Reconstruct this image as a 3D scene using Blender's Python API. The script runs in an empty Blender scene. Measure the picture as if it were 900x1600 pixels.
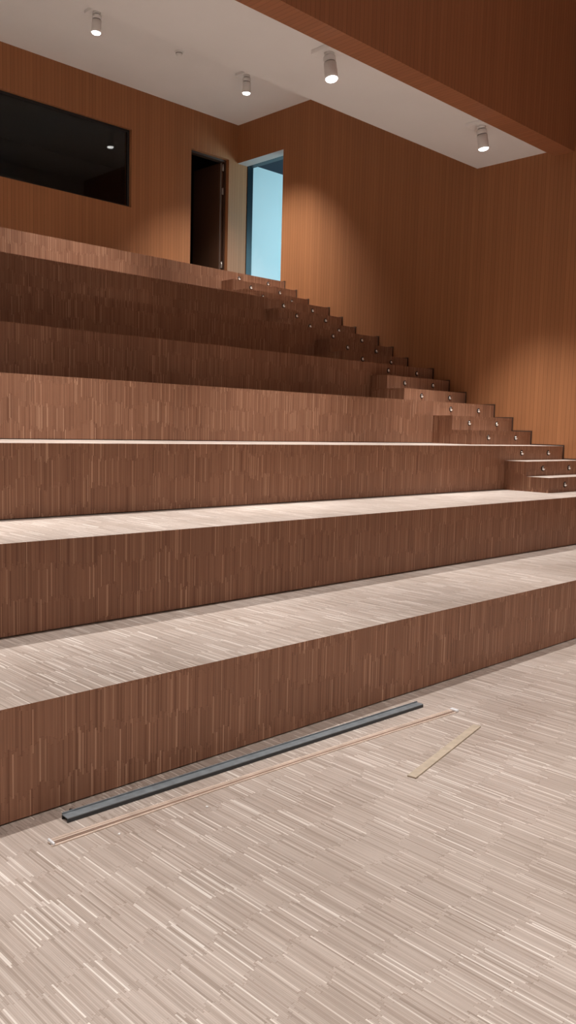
import bpy, bmesh, math, random
from mathutils import Vector, Matrix
random.seed(7)
S = bpy.context.scene
COL = S.collection

# ------------------------------------------------------------------ helpers
def link(o):
    COL.objects.link(o); return o

def tag(o, label=None, cat=None, group=None, kind=None):
    if label: o['label'] = label
    if cat: o['category'] = cat
    if group: o['group'] = group
    if kind: o['kind'] = kind
    return o

def thing(name, loc, label, cat, group=None):
    o = link(bpy.data.objects.new(name, None))
    o.location = loc; o.empty_display_size = .1
    return tag(o, label, cat, group)

def metric_uv(bm):
    """u runs along the wood strips, v across them, both in metres"""
    uv = bm.loops.layers.uv.verify()
    bm.normal_update()
    for f in bm.faces:
        n = f.normal; ax = max(range(3), key=lambda i: abs(n[i]))
        for l in f.loops:
            c = l.vert.co
            l[uv].uv = (c.y, c.x) if ax == 2 else ((c.z, c.x) if ax == 1 else (c.z, c.y))

def box(bm, x0, x1, y0, y1, z0, z1, mi=0):
    vs = [bm.verts.new(p) for p in ((x0,y0,z0),(x1,y0,z0),(x1,y1,z0),(x0,y1,z0),(x0,y0,z1),(x1,y0,z1),(x1,y1,z1),(x0,y1,z1))]
    fs = []
    for q in ((3,2,1,0),(4,5,6,7),(0,1,5,4),(1,2,6,5),(2,3,7,6),(3,0,4,7)):
        f = bm.faces.new([vs[i] for i in q]); f.material_index = mi; fs.append(f)
    return fs          # bottom, top, front(-y), right(+x), back(+y), left(-x)

def cyl(bm, r0, r1, z0, z1, seg=32, cap0=True, cap1=True, mat=None, mi=0):
    a, b = [], []
    for i in range(seg):
        t = 2*math.pi*i/seg
        a.append(bm.verts.new((r0*math.cos(t), r0*math.sin(t), z0)))
        b.append(bm.verts.new((r1*math.cos(t), r1*math.sin(t), z1)))
    for i in range(seg):
        j = (i+1) % seg
        f = bm.faces.new((a[i], a[j], b[j], b[i])); f.smooth = True; f.material_index = mi
    if cap0: bm.faces.new(a[::-1]).material_index = mi
    if cap1: bm.faces.new(b).material_index = mi
    if mat is not None: bmesh.ops.transform(bm, matrix=mat, verts=a+b)

def lathe(bm, prof, seg=32, mat=None):
    rings = []
    for r, z in prof:
        rings.append([bm.verts.new((r*math.cos(2*math.pi*i/seg), r*math.sin(2*math.pi*i/seg), z)) for i in range(seg)])
    for A, B in zip(rings, rings[1:]):
        for i in range(seg):
            j = (i+1) % seg
            f = bm.faces.new((A[i], A[j], B[j], B[i])); f.smooth = True
    if prof[0][0] > 1e-5: bm.faces.new(rings[0][::-1])
    bm.faces.new(rings[-1])
    if mat is not None: bmesh.ops.transform(bm, matrix=mat, verts=[v for r in rings for v in r])

def obj(name, bm, mats, parent=None, origin=None, uv=True, bevel=0):
    """one mesh object; geometry is given in world space, moved to the parent's space"""
    if uv: metric_uv(bm)
    o_ = Vector(origin) if origin is not None else (Vector(parent.matrix_basis.translation) if parent else Vector((0,0,0)))
    if uv or origin is not None or parent is not None:
        if origin != 'local': bmesh.ops.translate(bm, vec=-o_, verts=bm.verts)
    me = bpy.data.meshes.new(name); bm.to_mesh(me); bm.free()
    for m in (mats if isinstance(mats, (list, tuple)) else [mats]): me.materials.append(m)
    o = link(bpy.data.objects.new(name, me))
    if parent: o.parent = parent
    if bevel:
        b = o.modifiers.new('bevel', 'BEVEL'); b.width = bevel; b.segments = 2; b.limit_method = 'ANGLE'
    return o

def local_obj(name, bm, mats, parent=None, loc=(0,0,0), rot=None, bevel=0):
    me = bpy.data.meshes.new(name); bm.to_mesh(me); bm.free()
    for m in (mats if isinstance(mats, (list, tuple)) else [mats]): me.materials.append(m)
    o = link(bpy.data.objects.new(name, me)); o.parent = parent; o.location = loc
    if rot is not None: o.rotation_euler = rot
    if bevel:
        b = o.modifiers.new('bevel', 'BEVEL'); b.width = bevel; b.segments = 2; b.limit_method = 'ANGLE'
    return o

def struct(name, bm, mats, uv=True):
    return tag(obj(name, bm, mats, uv=uv), kind='structure')

# ------------------------------------------------------------------ materials
class N:
    def __init__(s, name):
        s.m = bpy.data.materials.new(name); s.m.use_nodes = True
        s.t = s.m.node_tree; s.b = s.t.nodes['Principled BSDF']
    def n(s, k, **kw):
        x = s.t.nodes.new(k)
        for a, v in kw.items(): setattr(x, a, v)
        return x
    def l(s, a, b): s.t.links.new(a, b)
    def math(s, op, a, b=None, c=None):
        x = s.n('ShaderNodeMath', operation=op)
        for i, v in enumerate((a, b, c)):
            if v is None: continue
            if isinstance(v, (int, float)): x.inputs[i].default_value = v
            else: s.l(v, x.inputs[i])
        return x.outputs[0]
    def ramp(s, fac, stops, mode='LINEAR'):
        r = s.n('ShaderNodeValToRGB'); cr = r.color_ramp; cr.interpolation = mode
        while len(cr.elements) < len(stops): cr.elements.new(.5)
        for e, (p, c) in zip(cr.elements, stops): e.position = p; e.color = (*c, 1)
        s.l(fac, r.inputs[0]); return r.outputs[0]
    def mul(s, a, b, fac=1.0):
        x = s.n('ShaderNodeMix', data_type='RGBA', blend_type='MULTIPLY'); x.inputs[0].default_value = fac
        s.l(a, x.inputs[6]); s.l(b, x.inputs[7]); return x.outputs[2]

def plain(name, col, rough=.5, metal=0, spec=.5, noise=.0, nscale=20):
    k = N(name); k.b.inputs['Base Color'].default_value = (*col, 1)
    k.b.inputs['Roughness'].default_value = rough; k.b.inputs['Metallic'].default_value = metal
    k.b.inputs['Specular IOR Level'].default_value = spec
    if noise:
        g = k.n('ShaderNodeNewGeometry'); nz = k.n('ShaderNodeTexNoise'); nz.inputs['Scale'].default_value = nscale; nz.inputs['Detail'].default_value = 4
        k.l(g.outputs['Position'], nz.inputs['Vector'])
        lo = tuple(c*(1-noise) for c in col); hi = tuple(min(1, c*(1+noise)) for c in col)
        k.l(k.ramp(nz.outputs[0], [(.3, lo), (.7, hi)]), k.b.inputs['Base Color'])
    return k.m

def parquet(name, stops, rough, W=.0056, L=.168, panel=.12, spec=.4, tile=.03, dirt=.0):
    """industrial mosaic parquet: narrow strips on edge laid in rows"""
    k = N(name)
    uv = k.n('ShaderNodeUVMap'); sp = k.n('ShaderNodeSeparateXYZ'); k.l(uv.outputs[0], sp.inputs[0])
    u, v = sp.outputs[0], sp.outputs[1]
    def wn(a, b=None):
        w = k.n('ShaderNodeTexWhiteNoise', noise_dimensions='2D'); c = k.n('ShaderNodeCombineXYZ')
        k.l(a, c.inputs[0])
        if b is not None: k.l(b, c.inputs[1])
        k.l(c.outputs[0], w.inputs['Vector']); return w.outputs[0]
    idx = k.math('FLOOR', k.math('DIVIDE', v, W))
    pn = k.math('FLOOR', k.math('DIVIDE', v, panel))
    jit = k.math('MULTIPLY', wn(idx), .045)
    uo = k.math('ADD', k.math('ADD', u, jit), k.math('MULTIPLY', wn(pn), .07))
    us = k.math('DIVIDE', uo, L)
    row = k.math('FLOOR', us)
    r = k.math('FRACT', k.math('ADD', wn(k.math('MULTIPLY', idx, 1.37), k.math('MULTIPLY', row, 7.93)), wn(k.math('ADD', k.math('MULTIPLY', row, 3.17), 11.7), k.math('MULTIPLY', idx, .731))))
    col = k.ramp(r, stops)
    t = wn(k.math('ADD', pn, 37.3), row)
    tv = k.ramp(t, [(0, (1-tile,)*3), (1, (1+tile*.6,)*3)])
    col = k.mul(col, tv)
    # wood grain inside the strips
    cm = k.n('ShaderNodeCombineXYZ'); k.l(k.math('MULTIPLY', u, 9), cm.inputs[0]); k.l(k.math('MULTIPLY', v, 420), cm.inputs[1]); k.l(r, cm.inputs[2])
    nz = k.n('ShaderNodeTexNoise'); nz.inputs['Scale'].default_value = 1; nz.inputs['Detail'].default_value = 2
    k.l(cm.outputs[0], nz.inputs['Vector'])
    col = k.mul(col, k.ramp(nz.outputs[0], [(.3, (.9,)*3), (.7, (1.06,)*3)]))
    # fine joint between the strips
    fr = k.math('FRACT', k.math('DIVIDE', v, W)); jo = k.math('LESS_THAN', fr, .07)
    fr2 = k.math('FRACT', us); jo2 = k.math('LESS_THAN', fr2, .008)
    jm = k.math('MAXIMUM', jo, jo2)
    col = k.mul(col, k.ramp(jm, [(0, (1, 1, 1)), (1, (.62, .55, .5))]))
    if dirt:
        g = k.n('ShaderNodeNewGeometry'); d = k.n('ShaderNodeTexNoise'); d.inputs['Scale'].default_value = 2.3; d.inputs['Detail'].default_value = 5
        k.l(g.outputs['Position'], d.inputs['Vector'])
        col = k.mul(col, k.ramp(d.outputs[0], [(.35, (1-dirt, 1-dirt*1.15, 1-dirt*1.3)), (.62, (1, 1, 1))]))
    k.l(col, k.b.inputs['Base Color'])
    k.b.inputs['Roughness'].default_value = rough; k.b.inputs['Specular IOR Level'].default_value = spec
    return k.m

def veneer(name, col, period=.05, rough=.55, dark=.45):
    """grooved timber wall lining, fine vertical lines"""
    k = N(name)
    uv = k.n('ShaderNodeUVMap'); sp = k.n('ShaderNodeSeparateXYZ'); k.l(uv.outputs[0], sp.inputs[0])
    u, v = sp.outputs[0], sp.outputs[1]
    fr = k.math('FRACT', k.math('DIVIDE', v, period))
    gr = k.math('LESS_THAN', fr, .11)
    idx = k.math('FLOOR', k.math('DIVIDE', v, period))
    w = k.n('ShaderNodeTexWhiteNoise', noise_dimensions='1D'); k.l(idx, w.inputs['W'])
    base = k.ramp(w.outputs[0], [(0, tuple(c*.93 for c in col)), (1, tuple(c*1.06 for c in col))])
    cm = k.n('ShaderNodeCombineXYZ'); k.l(k.math('MULTIPLY', u, 1.6), cm.inputs[0]); k.l(k.math('MULTIPLY', v, 90), cm.inputs[1])
    nz = k.n('ShaderNodeTexNoise'); nz.inputs['Scale'].default_value = 1; nz.inputs['Detail'].default_value = 3
    k.l(cm.outputs[0], nz.inputs['Vector'])
    base = k.mul(base, k.ramp(nz.outputs[0], [(.3, (.95,)*3), (.7, (1.05,)*3)]))
    base = k.mul(base, k.ramp(gr, [(0, (1, 1, 1)), (1, (dark,)*3)]))
    k.l(base, k.b.inputs['Base Color'])
    k.b.inputs['Roughness'].default_value = rough; k.b.inputs['Specular IOR Level'].default_value = .3
    return k.m

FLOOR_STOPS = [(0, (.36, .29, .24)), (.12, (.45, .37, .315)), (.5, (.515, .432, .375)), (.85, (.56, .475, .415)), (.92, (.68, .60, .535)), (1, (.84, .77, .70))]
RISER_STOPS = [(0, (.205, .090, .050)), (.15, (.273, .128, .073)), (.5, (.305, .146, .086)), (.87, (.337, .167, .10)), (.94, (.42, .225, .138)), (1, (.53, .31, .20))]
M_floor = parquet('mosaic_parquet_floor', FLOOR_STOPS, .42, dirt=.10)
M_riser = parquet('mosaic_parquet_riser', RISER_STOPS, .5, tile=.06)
M_wall = veneer('grooved_timber_lining', (.345, .142, .058), dark=.7)
M_beam = veneer('grooved_timber_bulkhead', (.335, .132, .060), dark=.7)
M_white = plain('white_plaster', (.80, .79, .78), .8, noise=.02, nscale=1.5)
M_lampw = plain('white_lacquered_metal', (.84, .83, .82), .35)
M_lampd = plain('grey_joint_metal', (.16, .14, .14), .4, .6)
M_chrome = plain('polished_chrome', (.86, .84, .82), .12, 1.0)
M_dark = plain('dark_bronze_rim', (.035, .025, .02), .4, .5)
M_gap_shade = plain('painted_gap_shade', (.05, .022, .012), .6)
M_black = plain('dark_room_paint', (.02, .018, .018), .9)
M_leaf = veneer('dark_door_veneer', (.10, .045, .024), period=.2, dark=.9)
M_jamb = plain('brown_door_lining', (.05, .022, .012), .5)
M_steel = plain('brushed_hinge_steel', (.55, .5, .45), .35, 1.0)
M_frame = plain('dark_blue_grey_frame', (.010, .016, .022), .3, spec=.2)
M_lobby = plain('white_lobby_paint', (.80, .82, .82), .7)
M_reveal = plain('pale_doorway_reveal', (.48, .44, .42), .7)
M_lobbyc = plain('slate_lobby_ceiling', (.025, .03, .045), .6, spec=.1)
M_alu = plain('grey_anodised_aluminium', (.21, .235, .25), .4, .1, noise=.18, nscale=30)
M_alud = plain('dark_anodised_edge', (.04, .044, .048), .45, .2)
M_strip = plain('copper_brown_profile', (.62, .49, .40), .4, .0, noise=.15, nscale=14)
M_stripd = plain('dark_brown_profile', (.33, .215, .16), .4, .0)
M_tape = plain('clear_white_tape', (.85, .85, .86), .2)
M_lath = plain('raw_wood_lath', (.50, .41, .31), .6, noise=.12, nscale=25)
M_chip = plain('white_plaster_chip', (.9, .88, .85), .7)
M_chipd = plain('dark_chip', (.06, .05, .045), .7)

def emit(name, col, st):
    k = N(name); k.b.inputs['Base Color'].default_value = (*col, 1)
    k.b.inputs['Emission Color'].default_value = (*col, 1); k.b.inputs['Emission Strength'].default_value = st
    return k.m
M_lens = emit('lit_lamp_lens', (1, .98, .95), 14)

def glass(name):
    k = N(name); k.t.nodes.remove(k.b)
    out = [n for n in k.t.nodes if n.type == 'OUTPUT_MATERIAL'][0]
    tr = k.n('ShaderNodeBsdfTransparent'); tr.inputs[0].default_value = (.7, .72, .72, 1)
    gl = k.n('ShaderNodeBsdfGlossy'); gl.inputs['Roughness'].default_value = .01; gl.inputs[0].default_value = (.9, .9, .9, 1)
    fr = k.n('ShaderNodeFresnel'); fr.inputs[0].default_value = 1.36
    mx = k.n('ShaderNodeMixShader'); k.l(fr.outputs[0], mx.inputs[0]); k.l(tr.outputs[0], mx.inputs[1]); k.l(gl.outputs[0], mx.inputs[2])
    k.l(mx.outputs[0], out.inputs[0]); return k.m
M_glass = glass('control_room_glass')

# ------------------------------------------------------------------ dimensions (metres, right wall at x = 0, first riser at y = 0)
D, G = .9056, .2493                       # tier depth, step going
XS = -1.203                               # left side of the stair flight
XL, YF = -15.0, -8.0                      # far left / front of the hall (outside the frame)
YB = 7.447                                # back wall
ZF = .027                                 # stage floor
TY = [-.007, .926] + [k*D for k in range(2, 8)]          # riser faces of the eight tiers
TZ = [.4565, .906] + [.45*k for k in range(3, 9)]        # tread heights
ZC, ZBAND, YBAND = 6.055, 4.579, 3.1055
YBM0, YBM1, ZBM = 1.875, 2.115, 4.519     # bulkhead
ZH = 7.2

# ------------------------------------------------------------------ room shell
def wall_faces(bm, axis, pos, thick, ur, vr, holes, mi=0, mi_reveal=0):
    """rectangular wall with rectangular holes; axis 1: plane y=pos, u=x; axis 0: plane x=pos, u=y"""
    us = sorted(set([ur[0], ur[1]] + [h[i] for h in holes for i in (0, 1)]))
    vs = sorted(set([vr[0], vr[1]] + [h[i] for h in holes for i in (2, 3)]))
    def P(u, v, d): return (u, pos+d, v) if axis == 1 else (pos+d, u, v)
    def quad(pts, m):
        f = bm.faces.new([bm.verts.new(p) for p in pts]); f.material_index = m
    def inside(a, b):
        return any(h[0]-1e-6 <= a <= h[1]+1e-6 and h[2]-1e-6 <= b <= h[3]+1e-6 for h in holes)
    for a, b in zip(us, us[1:]):
        for c, d in zip(vs, vs[1:]):
            if inside((a+b)/2, (c+d)/2): continue
            quad([P(a,c,0), P(b,c,0), P(b,d,0), P(a,d,0)], mi)
            quad([P(a,c,thick), P(a,d,thick), P(b,d,thick), P(b,c,thick)], mi)
    for x0, x1, z0, z1 in list(holes) + [(ur[0], ur[1], vr[0], vr[1])]:
        for (A, B) in (((x0,z0),(x1,z0)), ((x1,z0),(x1,z1)), ((x1,z1),(x0,z1)), ((x0,z1),(x0,z0))):
            quad([P(*A,0), P(*B,0), P(*B,thick), P(*A,thick)], mi_reveal)
    bmesh.ops.remove_doubles(bm, verts=bm.verts, dist=1e-5)
    bmesh.ops.recalc_face_normals(bm, faces=bm.faces)

WIN = (-7.4, -1.928, 4.466, 5.507)
DR1 = (-.893, -.172, 3.60, 5.51)
DR2 = (6.434, YB+.05, 3.60, 5.492)
RT = .20                                  # right wall thickness

bm = bmesh.new(); box(bm, XL, 0, YF, TY[0]+.03, ZF-.2, ZF); struct('floor', bm, M_floor)
bm = bmesh.new(); wall_faces(bm, 1, YB, .16, (XL, RT), (-.2, ZC+.2), [WIN, DR1]); struct('wall_back', bm, [M_wall])
bm = bmesh.new(); wall_faces(bm, 0, 0, RT, (YF, YB+.05), (-.2, ZH+.2), [DR2], 0, 1); struct('wall_right', bm, [M_wall, M_reveal])
bm = bmesh.new(); box(bm, XL-.15, XL, YF, YB+.16, -.2, ZH+.2); struct('wall_left', bm, M_wall)
bm = bmesh.new(); box(bm, XL-.15, RT, YF-.15, YF, -.2, ZH+.2); struct('wall_front', bm, M_white)
bm = bmesh.new(); box(bm, XL, 0, YBAND, YB, ZC, ZC+.15); struct('ceiling', bm, M_white)
bm = bmesh.new(); box(bm, XL, 0, YBM1, YBAND, ZBAND, ZH); struct('trim_1', bm, M_white)         # dropped white band
bm = bmesh.new(); box(bm, XL, 0, YBM0, YBM1, ZBM, ZH); struct('trim_2', bm, M_beam)             # timber bulkhead
bm = bmesh.new(); box(bm, XL, 0, YF, YBM0, ZH, ZH+.15); struct('ceiling_hall', bm, M_white)

# ------------------------------------------------------------------ step lights (prototype, copied)
def make_light_meshes():
    R = Matrix.Rotation(math.radians(90), 4, 'X')      # axis +z -> -y (towards the hall)
    bm = bmesh.new(); lathe(bm, [(.029, 0), (.029, .004), (.026, .006), (.0215, .006), (.0215, .003)], 28, R)
    ring = bpy.data.meshes.new('step_light'); bm.to_mesh(ring); bm.free(); ring.materials.append(M_dark)
    bm = bmesh.new(); pr = [(.0215*math.cos(a), .003+.020*math.sin(a)) for a in [math.radians(t) for t in (0, 15, 30, 45, 60, 75, 88)]]
    lathe(bm, pr, 28, R)
    dome = bpy.data.meshes.new('dome'); bm.to_mesh(dome); bm.free(); dome.materials.append(M_chrome)
    return ring, dome
RING, DOME = make_light_meshes()
LX = (-.882, -.332)
def step_lights(parent, yface, z):
    for x in LX:
        r = link(bpy.data.objects.new('step_light', RING)); r.parent = parent
        r.location = Vector((x, yface, z)) - parent.location
        r['label'] = 'small round chrome step light set in the riser'
        d = link(bpy.data.objects.new('dome', DOME)); d.parent = r

# ------------------------------------------------------------------ seating tiers
TT = .012                                  # tread board
ORD = ['first', 'second', 'third', 'fourth', 'fifth', 'sixth', 'seventh', 'eighth']
tier_label = [
 'lowest broad parquet seating tier, rising straight from the main floor behind the loose strips',
 'second broad parquet seating tier up from the main floor',
 'third broad parquet seating tier up from the main floor, under the thin white tread line',
 'fourth seating tier up, brightly lit brown riser right above the thin white tread line',
 'fifth seating tier up, lowest of the three dim brown risers',
 'sixth seating tier up, the middle one of the three dim brown risers',
 'seventh seating tier up, dim brown riser right below the lit topmost tier',
 'topmost parquet tier and landing before the doorways, its riser glowing in lamp light']
ZL = [ZF] + TZ
for k in range(8):
    y0, z1, z0 = TY[k], TZ[k], ZL[k]
    y1 = TY[k+1]+.03 if k < 7 else YB-.025
    t = thing('seating_tier' if k < 7 else 'upper_landing', ((XL)/2, y0, z0), tier_label[k], 'seating tier' if k < 7 else 'landing', 'broad seating tiers')
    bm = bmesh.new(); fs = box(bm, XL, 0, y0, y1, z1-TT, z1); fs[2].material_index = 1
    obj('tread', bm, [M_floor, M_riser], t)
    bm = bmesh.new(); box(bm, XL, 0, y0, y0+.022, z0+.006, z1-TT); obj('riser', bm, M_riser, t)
    bm = bmesh.new(); box(bm, XL, 0, y0+.022, y0+.03, z0, z1-TT); obj('backing_board', bm, M_dark, t)
    if k >= 2: step_lights(t, y0, z1-.073)

# ------------------------------------------------------------------ stair flight beside the right wall
for k in range(2, 8):                      # steps standing on tier k (index k-1) in front of tier index k
    base = TZ[k-1]; rise = (TZ[k]-base)/3
    for s in (1, 2):
        yf = TY[k]-(3-s)*G; z0 = base+(s-1)*rise; z1 = base+s*rise
        lab = '%s of the two short stair steps standing on the %s seating tier up' % ('lower' if s == 1 else 'upper', ORD[k-1])
        t = thing('stair_step', ((XS)/2, yf, z0), lab, 'step', 'stair steps along the right wall')
        yb = TY[k]
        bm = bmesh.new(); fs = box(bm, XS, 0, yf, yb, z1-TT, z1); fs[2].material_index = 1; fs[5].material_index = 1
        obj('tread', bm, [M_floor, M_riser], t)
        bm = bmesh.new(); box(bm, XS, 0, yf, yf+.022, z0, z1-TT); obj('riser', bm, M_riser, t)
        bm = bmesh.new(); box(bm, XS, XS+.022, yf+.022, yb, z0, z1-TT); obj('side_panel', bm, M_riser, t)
        step_lights(t, yf, z1-.073)

bm = bmesh.new(); box(bm, XL, 0, YB-.025, YB, 3.15, 3.60); struct('baseboard_back', bm, M_floor)
# dark strip painted for the shaded gap between the steps and right wall
bm = bmesh.new(); h = .013; x0, x1 = -.006, 0
prof = []                                  # (y, z) of every nose
for k in range(8):
    z0 = ZL[k]; z1 = TZ[k]
    if k < 2: prof.append((TY[k], z0, z1))
    else:
        r = (z1-z0)/3
        prof += [(TY[k]-2*G, z0, z0+r), (TY[k]-G, z0+r, z0+2*r), (TY[k], z0+2*r, z1)]
box(bm, x0, x1, YF, prof[0][0]-h, ZF, ZF+h)
for i, (y, za, zb) in enumerate(prof):
    box(bm, x0, x1, y-h, y, za, zb+h)
    ye = prof[i+1][0]-h if i+1 < len(prof) else DR2[0]
    box(bm, x0, x1, y, ye, zb, zb+h)
struct('gap_shade_strip_right', bm, M_gap_shade)

# ------------------------------------------------------------------ window_1 (control room glass), dark room behind
bm = bmesh.new()
w0, w1, a0, a1 = WIN; fy0, fy1, ft = YB+.055, YB+.095, .03
box(bm, w0, w1, fy0, fy1, a0, a0+ft); box(bm, w0, w1, fy0, fy1, a1-ft, a1)
box(bm, w0, w0+ft, fy0, fy1, a0+ft, a1-ft); box(bm, w1-ft, w1, fy0, fy1, a0+ft, a1-ft)
w = struct('window_1', bm, M_black)
bm = bmesh.new(); box(bm, w0+ft, w1-ft, fy0+.015, fy0+.023, a0+ft, a1-ft)
obj('glass_pane', bm, M_glass, w)
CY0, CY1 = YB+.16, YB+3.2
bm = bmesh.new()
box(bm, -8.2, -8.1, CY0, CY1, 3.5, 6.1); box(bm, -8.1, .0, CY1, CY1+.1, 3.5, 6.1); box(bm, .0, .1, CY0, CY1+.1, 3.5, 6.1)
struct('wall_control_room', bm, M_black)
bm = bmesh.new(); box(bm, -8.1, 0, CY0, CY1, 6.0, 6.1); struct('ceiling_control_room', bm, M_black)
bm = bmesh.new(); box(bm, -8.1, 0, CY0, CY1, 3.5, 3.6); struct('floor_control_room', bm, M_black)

# ------------------------------------------------------------------ door_1: open dark leaf inside the control room
dx0, dx1, dz0, dz1 = DR1
bm = bmesh.new()
box(bm, dx1-.03, dx1, YB+.07, YB+.16, dz0, dz1); box(bm, dx0, dx0+.03, YB+.07, YB+.16, dz0, dz1)
box(bm, dx0+.03, dx1-.03, YB+.07, YB+.16, dz1-.03, dz1)
dr = struct('door_1', bm, M_jamb)
bm = bmesh.new(); box(bm, dx1-.085, dx1-.042, YB+.10, YB+.76, dz0+.01, dz1-.045); lf = obj('door_leaf', bm, M_leaf, dr, bevel=.002)
for z in (3.95, 5.05, 5.40):
    bm = bmesh.new(); box(bm, dx1-.056, dx1-.030, YB+.088, YB+.10, z-.045, z+.045)
    cyl(bm, .008, .008, z-.05, z+.05, 12, mat=Matrix.Translation((dx1-.042, YB+.084, 0)))
    obj('hinge', bm, M_steel, lf, origin=(0, 0, 0))
# ------------------------------------------------------------------ door_2: doorway in the right wall, lit lobby beyond
bm = bmesh.new()
jx0, jx1 = RT, RT+.11
box(bm, jx0, jx1, YB-.015, YB+.15, 3.6, 5.49)            # far jamb
box(bm, jx0, jx1, 6.30, 6.43, 3.6, 5.49)                 # near jamb
box(bm, jx0, jx1, 6.30, YB+.15, 5.49, 5.60)              # head
struct('door_2', bm, M_frame)
LXE, LY0, LY1, LZ = 2.6, 3.6, YB+.16, 5.60
bm = bmesh.new(); box(bm, jx1, LXE, LY1, LY1+.1, 3.5, LZ); struct('wall_lobby_back', bm, M_lobby)
bm = bmesh.new(); box(bm, LXE, LXE+.1, LY0, LY1+.1, 3.5, LZ); struct('wall_lobby_side', bm, M_lobby)
bm = bmesh.new(); box(bm, RT, LXE, LY0-.1, LY0, 3.5, LZ); struct('wall_lobby_front', bm, M_lobby)
bm = bmesh.new(); box(bm, RT, LXE+.1, LY0-.1, LY1+.1, LZ, LZ+.1); struct('ceiling_lobby', bm, M_lobbyc)
bm = bmesh.new(); box(bm, RT, LXE+.1, LY0-.1, LY1+.1, 3.5, 3.6); struct('floor_lobby', bm, M_floor)

# ------------------------------------------------------------------ ceiling spotlights
def spotlight(x, y, zc, tilt, label):
    """tilt: direction of the head (unit vector)"""
    t = thing('ceiling_spotlight', (x, y, zc), label, 'spotlight', 'white ceiling spotlights')
    bm = bmesh.new(); box(bm, -.085, .085, -.13, .13, -.034, 0); local_obj('mount_plate', bm, M_lampw, t, bevel=.004)
    bm = bmesh.new(); cyl(bm, .042, .042, -.058, -.032, 28); local_obj('swivel_joint', bm, M_lampw, t)
    d = Vector(tilt).normalized()
    q = Vector((0, 0, -1)).rotation_difference(d)
    piv = Vector((0, 0, -.058))
    bm = bmesh.new()
    lathe(bm, [(.036, .004), (.036, -.010), (.050, -.012), (.052, -.05), (.052, -.055)], 32)
    lathe(bm, [(.045, -.055), (.045, -.064), (.052, -.064), (.054, -.17), (.054, -.195), (.050, -.195), (.049, -.186)], 32)
    hd = local_obj('lamp_head', bm, M_lampw, t, piv); hd.rotation_mode = 'QUATERNION'; hd.rotation_quaternion = q
    bm = bmesh.new(); cyl(bm, .0375, .0375, -.012, -.003, 28); cyl(bm, .0465, .0465, -.063, -.056, 28)
    local_obj('joint_gap', bm, M_lampd, hd)
    bm = bmesh.new(); lathe(bm, [(.049, -.186), (.049, -.194), (.044, -.203), (.033, -.209), (.018, -.2125), (.004, -.2135)], 32); local_obj('lens', bm, M_lens, hd)
    return Vector((x, y, zc)) + piv + d*.225, d

def spot(name, loc, d, power, half, blend, col=(1, .98, .965), rad=.04):
    L = bpy.data.lights.new(name, 'SPOT'); L.energy = power; L.spot_size = math.radians(2*half); L.spot_blend = blend
    L.color = col; L.shadow_soft_size = rad
    o = link(bpy.data.objects.new(name, L)); o.location = loc
    o.rotation_mode = 'QUATERNION'; o.rotation_quaternion = Vector((0, 0, -1)).rotation_difference(Vector(d))
    return o

# rear ceiling row and band row, the visible ones
REAR = [(-3.45, 5.87, (-.04, .03, -1), 'left spotlight of the two on the rear white ceiling, above the dark window'),
        (-1.20, 5.90, (.03, .04, -1), 'right spotlight on the rear white ceiling, nearest the back corner and doors')]
BAND = [(-3.50, 2.24, (-.02, -.20, -1), 'left spotlight on the dropped white band, beside the timber bulkhead'),
        (-1.25, 2.24, (.14, -.10, -1), 'right spotlight on the dropped white band, near the right wall')]
P_REAR, P_BAND, P_HALL, P_FRONT = 600, 640, 440, 350
for x, y, d, lab in REAR:
    p, dv = spotlight(x, y, ZC, d, lab); spot('rear_spot', p, (.20 if x > -2 else 0, .19 if x > -2 else .14, -1), P_REAR*.75 if x > -2 else P_REAR, 46 if x > -2 else 31, 1.0)
for x, y, d, lab in BAND:
    p, dv = spotlight(x, y, ZBAND, d, lab); spot('band_spot', p, (.05 if x > -2 else 0, -.05, -1), P_BAND, 34 if x > -2 else 31, .9)
# the same rows go on to the left, outside the frame
for x in (-5.75, -8.0, -10.25):
    spot('rear_spot', (x, 5.80, ZC-.26), (0, .14, -1), P_REAR, 31, 1.0)
    spot('band_spot', (x, 2.24, ZBAND-.26), (0, -.05, -1), P_BAND, 31, .9)
# hall lamps above the flat floor, outside the frame; last row is added fill
for x in (-1.25, -3.5, -5.75, -8.0, -10.25):
    spot('unseen_hall_spot', (x, 1.15, 6.7), (0, -.21, -1), P_HALL, 28, .5)
    spot('unseen_hall_spot', (x, -2.6, 6.7), (0, -.02, -1), P_FRONT, 36, .6)
    spot('unseen_hall_spot', (x, -5.6, 6.7), (0, -.1, -1), P_FRONT, 42, .6)  # unseen extra row, added as fill to brighten the bulkhead

# smoke detector
t = thing('smoke_detector', (-2.173, 6.06, ZC), 'small round white smoke detector on the rear ceiling between two spotlights', 'smoke detector')
bm = bmesh.new(); lathe(bm, [(.052, 0), (.052, -.010), (.046, -.014)][::1], 28); local_obj('base', bm, M_lampw, t)
bm = bmesh.new(); lathe(bm, [(.036, -.014), (.036, -.024), (.040, -.026), (.036, -.042), (.022, -.047)], 28); local_obj('sensor_cap', bm, M_lampw, t)
bm = bmesh.new(); cyl(bm, .041, .041, -.021, -.017, 28); local_obj('vent_slot', bm, M_lampd, t)

# daylight in the lobby
A = bpy.data.lights.new('lobby_daylight', 'AREA'); A.shape = 'RECTANGLE'; A.size = 1.2; A.size_y = 1.3; A.energy = 78; A.color = (.42, .83, 1)
o = link(bpy.data.objects.new('lobby_daylight', A)); o.location = (2.0, 4.6, 4.45)
o.rotation_mode = 'QUATERNION'; o.rotation_quaternion = Vector((0, 0, -1)).rotation_difference(Vector((-.45, 1, -.08)).normalized())

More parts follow.
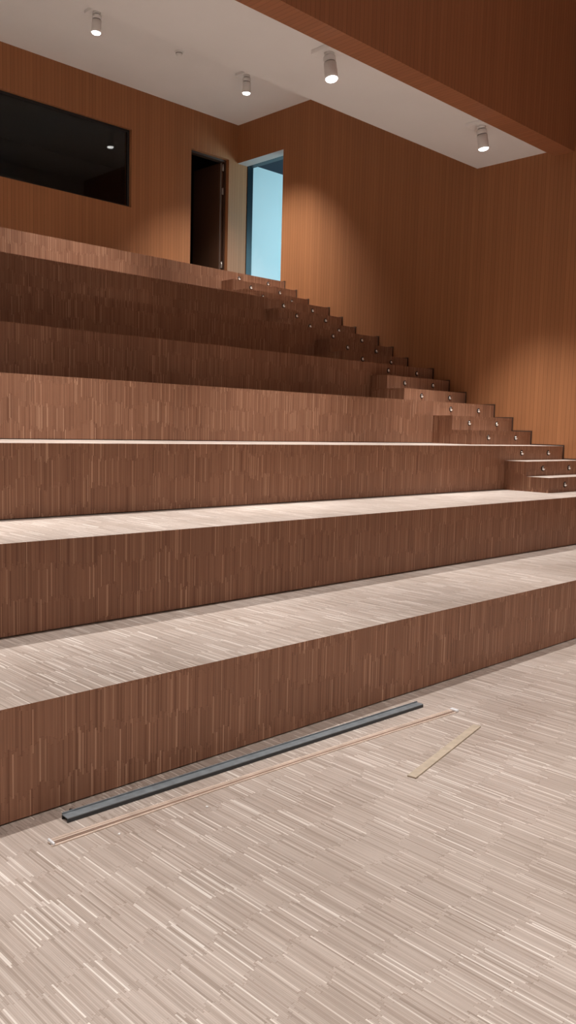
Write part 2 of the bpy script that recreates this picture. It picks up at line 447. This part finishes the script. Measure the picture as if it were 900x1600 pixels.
# ------------------------------------------------------------------ things lying on the floor
def bar_frame(a, b):
    a = Vector((a[0], a[1], ZF)); b = Vector((b[0], b[1], ZF)); d = b-a
    return a, d.length, math.atan2(d.y, d.x)

a, L, rz = bar_frame((-7.262, -.118), (-5.205, -.182))
t = thing('aluminium_channel', a, 'long dark grey metal channel lying along the foot of the lowest tier', 'metal profile'); t.rotation_euler = (0, 0, rz)
bm = bmesh.new(); box(bm, 0, L, -.022, .022, .014, .018); box(bm, 0, L, .018, .022, .018, .024)
local_obj('top_web', bm, M_alu, t, bevel=.0008)
bm = bmesh.new(); box(bm, 0, L, -.022, -.018, 0, .014); local_obj('flange', bm, M_alud, t)
bm = bmesh.new(); box(bm, 0, L, .018, .022, 0, .014); local_obj('flange', bm, M_alud, t)

a, L, rz = bar_frame((-7.39, -.235), (-5.115, -.345))
t = thing('trim_strip_bundle', a, 'long thin bundle of copper brown strips taped at both ends, beside the grey channel', 'trim strips'); t.rotation_euler = (0, 0, rz)
for i, (off, e0, e1, hgt, m) in enumerate([(-.0215, .0, -.02, .0035, M_strip), (-.0105, .01, .0, .005, M_stripd), (.0015, .0, -.01, .006, M_strip), (.0125, .015, .0, .0075, M_strip)]):
    bm = bmesh.new(); n = 24
    prev = None
    for j in range(n+1):
        x = e0 + (L+e1-e0)*j/n; w = .0053 if m is M_strip else .0035; y = off*(1.0-.35*math.sin(math.pi*j/n)) + .010*math.sin(math.pi*j/n)
        cur = [bm.verts.new(p) for p in ((x, y-w, 0), (x, y+w, 0), (x, y+w, hgt), (x, y-w, hgt))]
        if prev:
            for q in range(4): bm.faces.new((prev[q], prev[(q+1) % 4], cur[(q+1) % 4], cur[q]))
        else: bm.faces.new(cur)
        prev = cur
    bm.faces.new(prev[::-1]); bmesh.ops.recalc_face_normals(bm, faces=bm.faces)
    local_obj('trim_strip', bm, m, t)
for x0, x1 in ((.003, .012), (L-.028, L-.006)):
    bm = bmesh.new(); box(bm, x0, x1, -.0275, .0185, .0005, .0135)
    o = local_obj('tape_wrap', bm, M_tape, t, bevel=.004); o['label'] = 'white tape around the strip ends'

a, L, rz = bar_frame((-5.984, -.722), (-5.235, -.555))
t = obj('wooden_lath', (lambda b: (box(b, 0, L, -.020, .020, 0, .007), b)[1])(bmesh.new()), M_lath, uv=False, bevel=.001)
t.location = a; t.rotation_euler = (0, 0, rz)
tag(t, 'short flat raw wood lath lying alone at an angle on the pale floor', 'wood strip')

def chip(x, y, z, r, m, label):
    bm = bmesh.new(); bmesh.ops.create_icosphere(bm, subdivisions=2, radius=r)
    for v in bm.verts: v.co *= random.uniform(.7, 1.15); v.co.z = max(v.co.z*.6, -r*.35)
    zmin = min(v.co.z for v in bm.verts); bmesh.ops.translate(bm, vec=(0, 0, -zmin), verts=bm.verts)
    o = obj('debris_chip', bm, m, uv=False); o.location = (x, y, z); tag(o, label, 'debris')
chip(-7.17, -.335, ZF, .006, M_chip, 'tiny white chip on the floor nearest the left end of the strip bundle')
chip(-6.80, -.37, ZF, .005, M_chip, 'tiny white chip on the floor in front of the strip bundle, further right')
chip(-7.20, -.055, ZF, .007, M_chipd, 'tiny dark chip in the shadow by the left end of the grey channel')

# ------------------------------------------------------------------ world, camera, view
W = bpy.data.worlds.new('World'); S.world = W; W.use_nodes = True
W.node_tree.nodes['Background'].inputs[0].default_value = (.9, .8, .7, 1); W.node_tree.nodes['Background'].inputs[1].default_value = 0.0
cam = bpy.data.cameras.new('camera'); co = link(bpy.data.objects.new('camera', cam))
yaw, pitch, roll, f = .7765, -.0996, .0254, 1320.36
F = Vector((math.sin(yaw)*math.cos(pitch), math.cos(yaw)*math.cos(pitch), math.sin(pitch)))
R0 = Vector((math.cos(yaw), -math.sin(yaw), 0)); U0 = R0.cross(F)
r_ = R0*math.cos(roll)+U0*math.sin(roll); u_ = -R0*math.sin(roll)+U0*math.cos(roll)
mw = Matrix((r_, u_, -F)).transposed().to_4x4(); mw.translation = Vector((-8.7743, -2.7812, 1.4785))
co.matrix_world = mw
cam.sensor_fit = 'VERTICAL'; cam.sensor_height = 36; cam.lens = f/1600*36; cam.clip_start = .05; cam.clip_end = 100
S.camera = co
S.view_settings.view_transform = 'Standard'; S.view_settings.look = 'None'; S.view_settings.gamma = 1
S.view_settings.exposure = 0; S.view_settings.use_curve_mapping = False
S.cycles.max_bounces = 10; S.cycles.diffuse_bounces = 6
